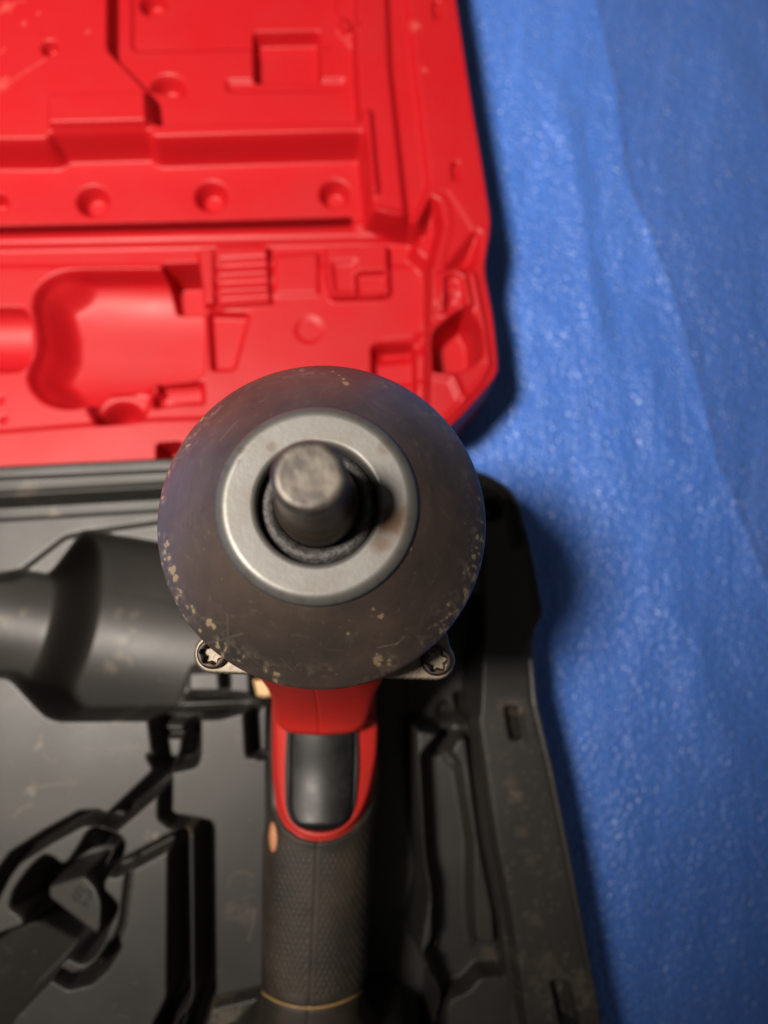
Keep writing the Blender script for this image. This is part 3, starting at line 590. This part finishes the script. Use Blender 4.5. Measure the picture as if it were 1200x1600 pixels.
# side inlay, tan insert beside the collar, battery foot
def blob(name, c_, s, rz, mat, parent=tool):
    u = np.linspace(0, np.pi, 25)[:, None]; v = np.linspace(0, 2 * np.pi, 40, endpoint=False)[None]
    X = s[0] * np.sin(u) * np.cos(v); Y = s[1] * np.sin(u) * np.sin(v); Z = s[2] * np.cos(u) + 0 * v
    V = np.stack([X * math.cos(rz) - Y * math.sin(rz), X * math.sin(rz) + Y * math.cos(rz), Z], -1).reshape(-1, 3) + np.array(c_)
    i = np.arange(24)[:, None] * 40; j = np.arange(40)[None]; j2 = (j + 1) % 40
    return tp(mesh(name, V, np.stack([i + j, i + 40 + j, i + 40 + j2, i + j2], -1).reshape(-1, 4), mat, parent))
p1 = pu(432, 1308, .0728); blob('side_inlay', (p1[0], p1[1], .0728), (.0027, .0070, .0044), .25, ORG)
p1 = pu(574, 1322, .062); blob('side_inlay', (p1[0], p1[1], .060), (.0022, .0056, .005), -.1, RUBBER)
tin = rounded(P([(392, 1060), (424, 1058), (428, 1092), (400, 1092)], .10), .001); tp(slab('brass_insert', tin, .10, .08, TAN, tool, .001, .0006))
bo = rounded(P([(330, 1640), (640, 1640), (660, 1900), (300, 1900)], .07), .006); tp(slab('battery', bo, .078, .014, MOTOR, tool, .004, .002))
# hinge knuckle on the lid
kn = rounded(P([(247, 694), (280, 691), (282, 722), (249, 724)], .050), .001)
lidobj = bpy.data.objects['lid']
slab('hinge_knuckle', kn, .027, .012, RED, lidobj, .001, .0006)
# ------------------------------------------------------------------ blue sheets on the ground
edge_px = [(905, -200), (925, -60), (936, 0), (950, 60), (966, 130), (980, 250), (990, 290), (1012, 350), (1045, 420), (1062, 465), (1078, 530), (1100, 620), (1128, 720), (1150, 770), (1188, 870), (1215, 930), (1250, 1000), (1330, 1180), (1500, 1600)]
ep = P(edge_px, 0.)
folds = [([(868, 140), (876, 190), (905, 300), (910, 400), (925, 470), (930, 520)], .0016, .007), ([(868, 202), (900, 196), (930, 186)], .0016, .005), ([(1015, 600), (1030, 650), (1020, 690), (1060, 720), (1090, 745)], .0018, .009), ([(1040, 960), (1070, 1010), (1085, 1060), (1110, 1130), (1140, 1180)], .0024, .012), ([(940, 500), (950, 590), (965, 700), (1010, 850), (1050, 960)], .0012, .016), ([(970, 1250), (990, 1310), (1010, 1400)], .0014, .012), ([(830, 480), (870, 500), (890, 560), (800, 575)], .0010, .006), ([(900, 0), (880, 100), (868, 160)], .001, .02)]
def wr(X, Y):
    h = .0034 * (vnoise(X, Y, .05, 41, 3) - .5)
    R_ = X * .96 + Y * .28; S_ = -X * .28 + Y * .96
    h = h + .0015 * (vnoise(R_ * 2.6, S_ * .5, .03, 44, 3) - .5)
    for p_, hh, wd in folds:
        d = sdline(X, Y, P(p_, 0.)); h = h + hh * .95 * np.exp(-(d / wd) ** 2)
    return h
def grid(name, X, Y, Z, mat):
    n, m = X.shape; i = np.arange(n - 1)[:, None] * m; j = np.arange(m - 1)[None]
    Q = np.stack([i + j, i + m + j, i + m + j + 1, i + j + 1], -1).reshape(-1, 4)
    return mesh(name, np.stack([X, Y, Z], -1).reshape(-1, 3), Q, mat)
xs = axis(-.9, .0, .30, 1.0, .0018, .02); ys2 = axis(-.9, -.2, .48, 1.3, .0018, .02)
X, Y = np.meshgrid(xs, ys2, indexing='ij')
o = grid('plastic_sheet', X, Y, wr(X, Y) - .0022, TARPB); tag(o, 'faded greyish blue sheeting at the far right, lying under the brighter blue sheet', 'sheeting')
yv = axis(-.5, -.2, .48, .9, .0018, .02); order = np.argsort(ep[:, 1]); xe = np.interp(yv, ep[order, 1], ep[order, 0])
uu = np.concatenate([np.linspace(0, .45, 12, endpoint=False), np.linspace(.45, 1, 220)])
xe = xe + .0012 * (vnoise(yv, yv * 0, .012, 61, 3) - .5)
X = -.6 + (xe[None] + .6) * uu[:, None]; Y = yv[None] + 0 * X
de = xe[None] - X
curl = .0011 * np.exp(-((de - .003) / .004) ** 2) * (vnoise(X, Y, .03, 62) + .2) - .0012 * np.clip(1 - de / .0012, 0, 1)
o = grid('plastic_sheet', X, Y, wr(X, Y) + .0004 + curl, TARPA); tag(o, 'bright blue crinkled sheeting that the open tool case lies on, overlapping the faded sheet', 'sheeting')
gx = np.array([[-3, -3], [3, 3.]]); gy = np.array([[-3, 3], [-3, 3.]])
o = grid('ground', gx, gy, gx * 0 - .006, simple('dull_blue_ground_sheet', (.05, .12, .32), .6)); tag(o, kind='structure')
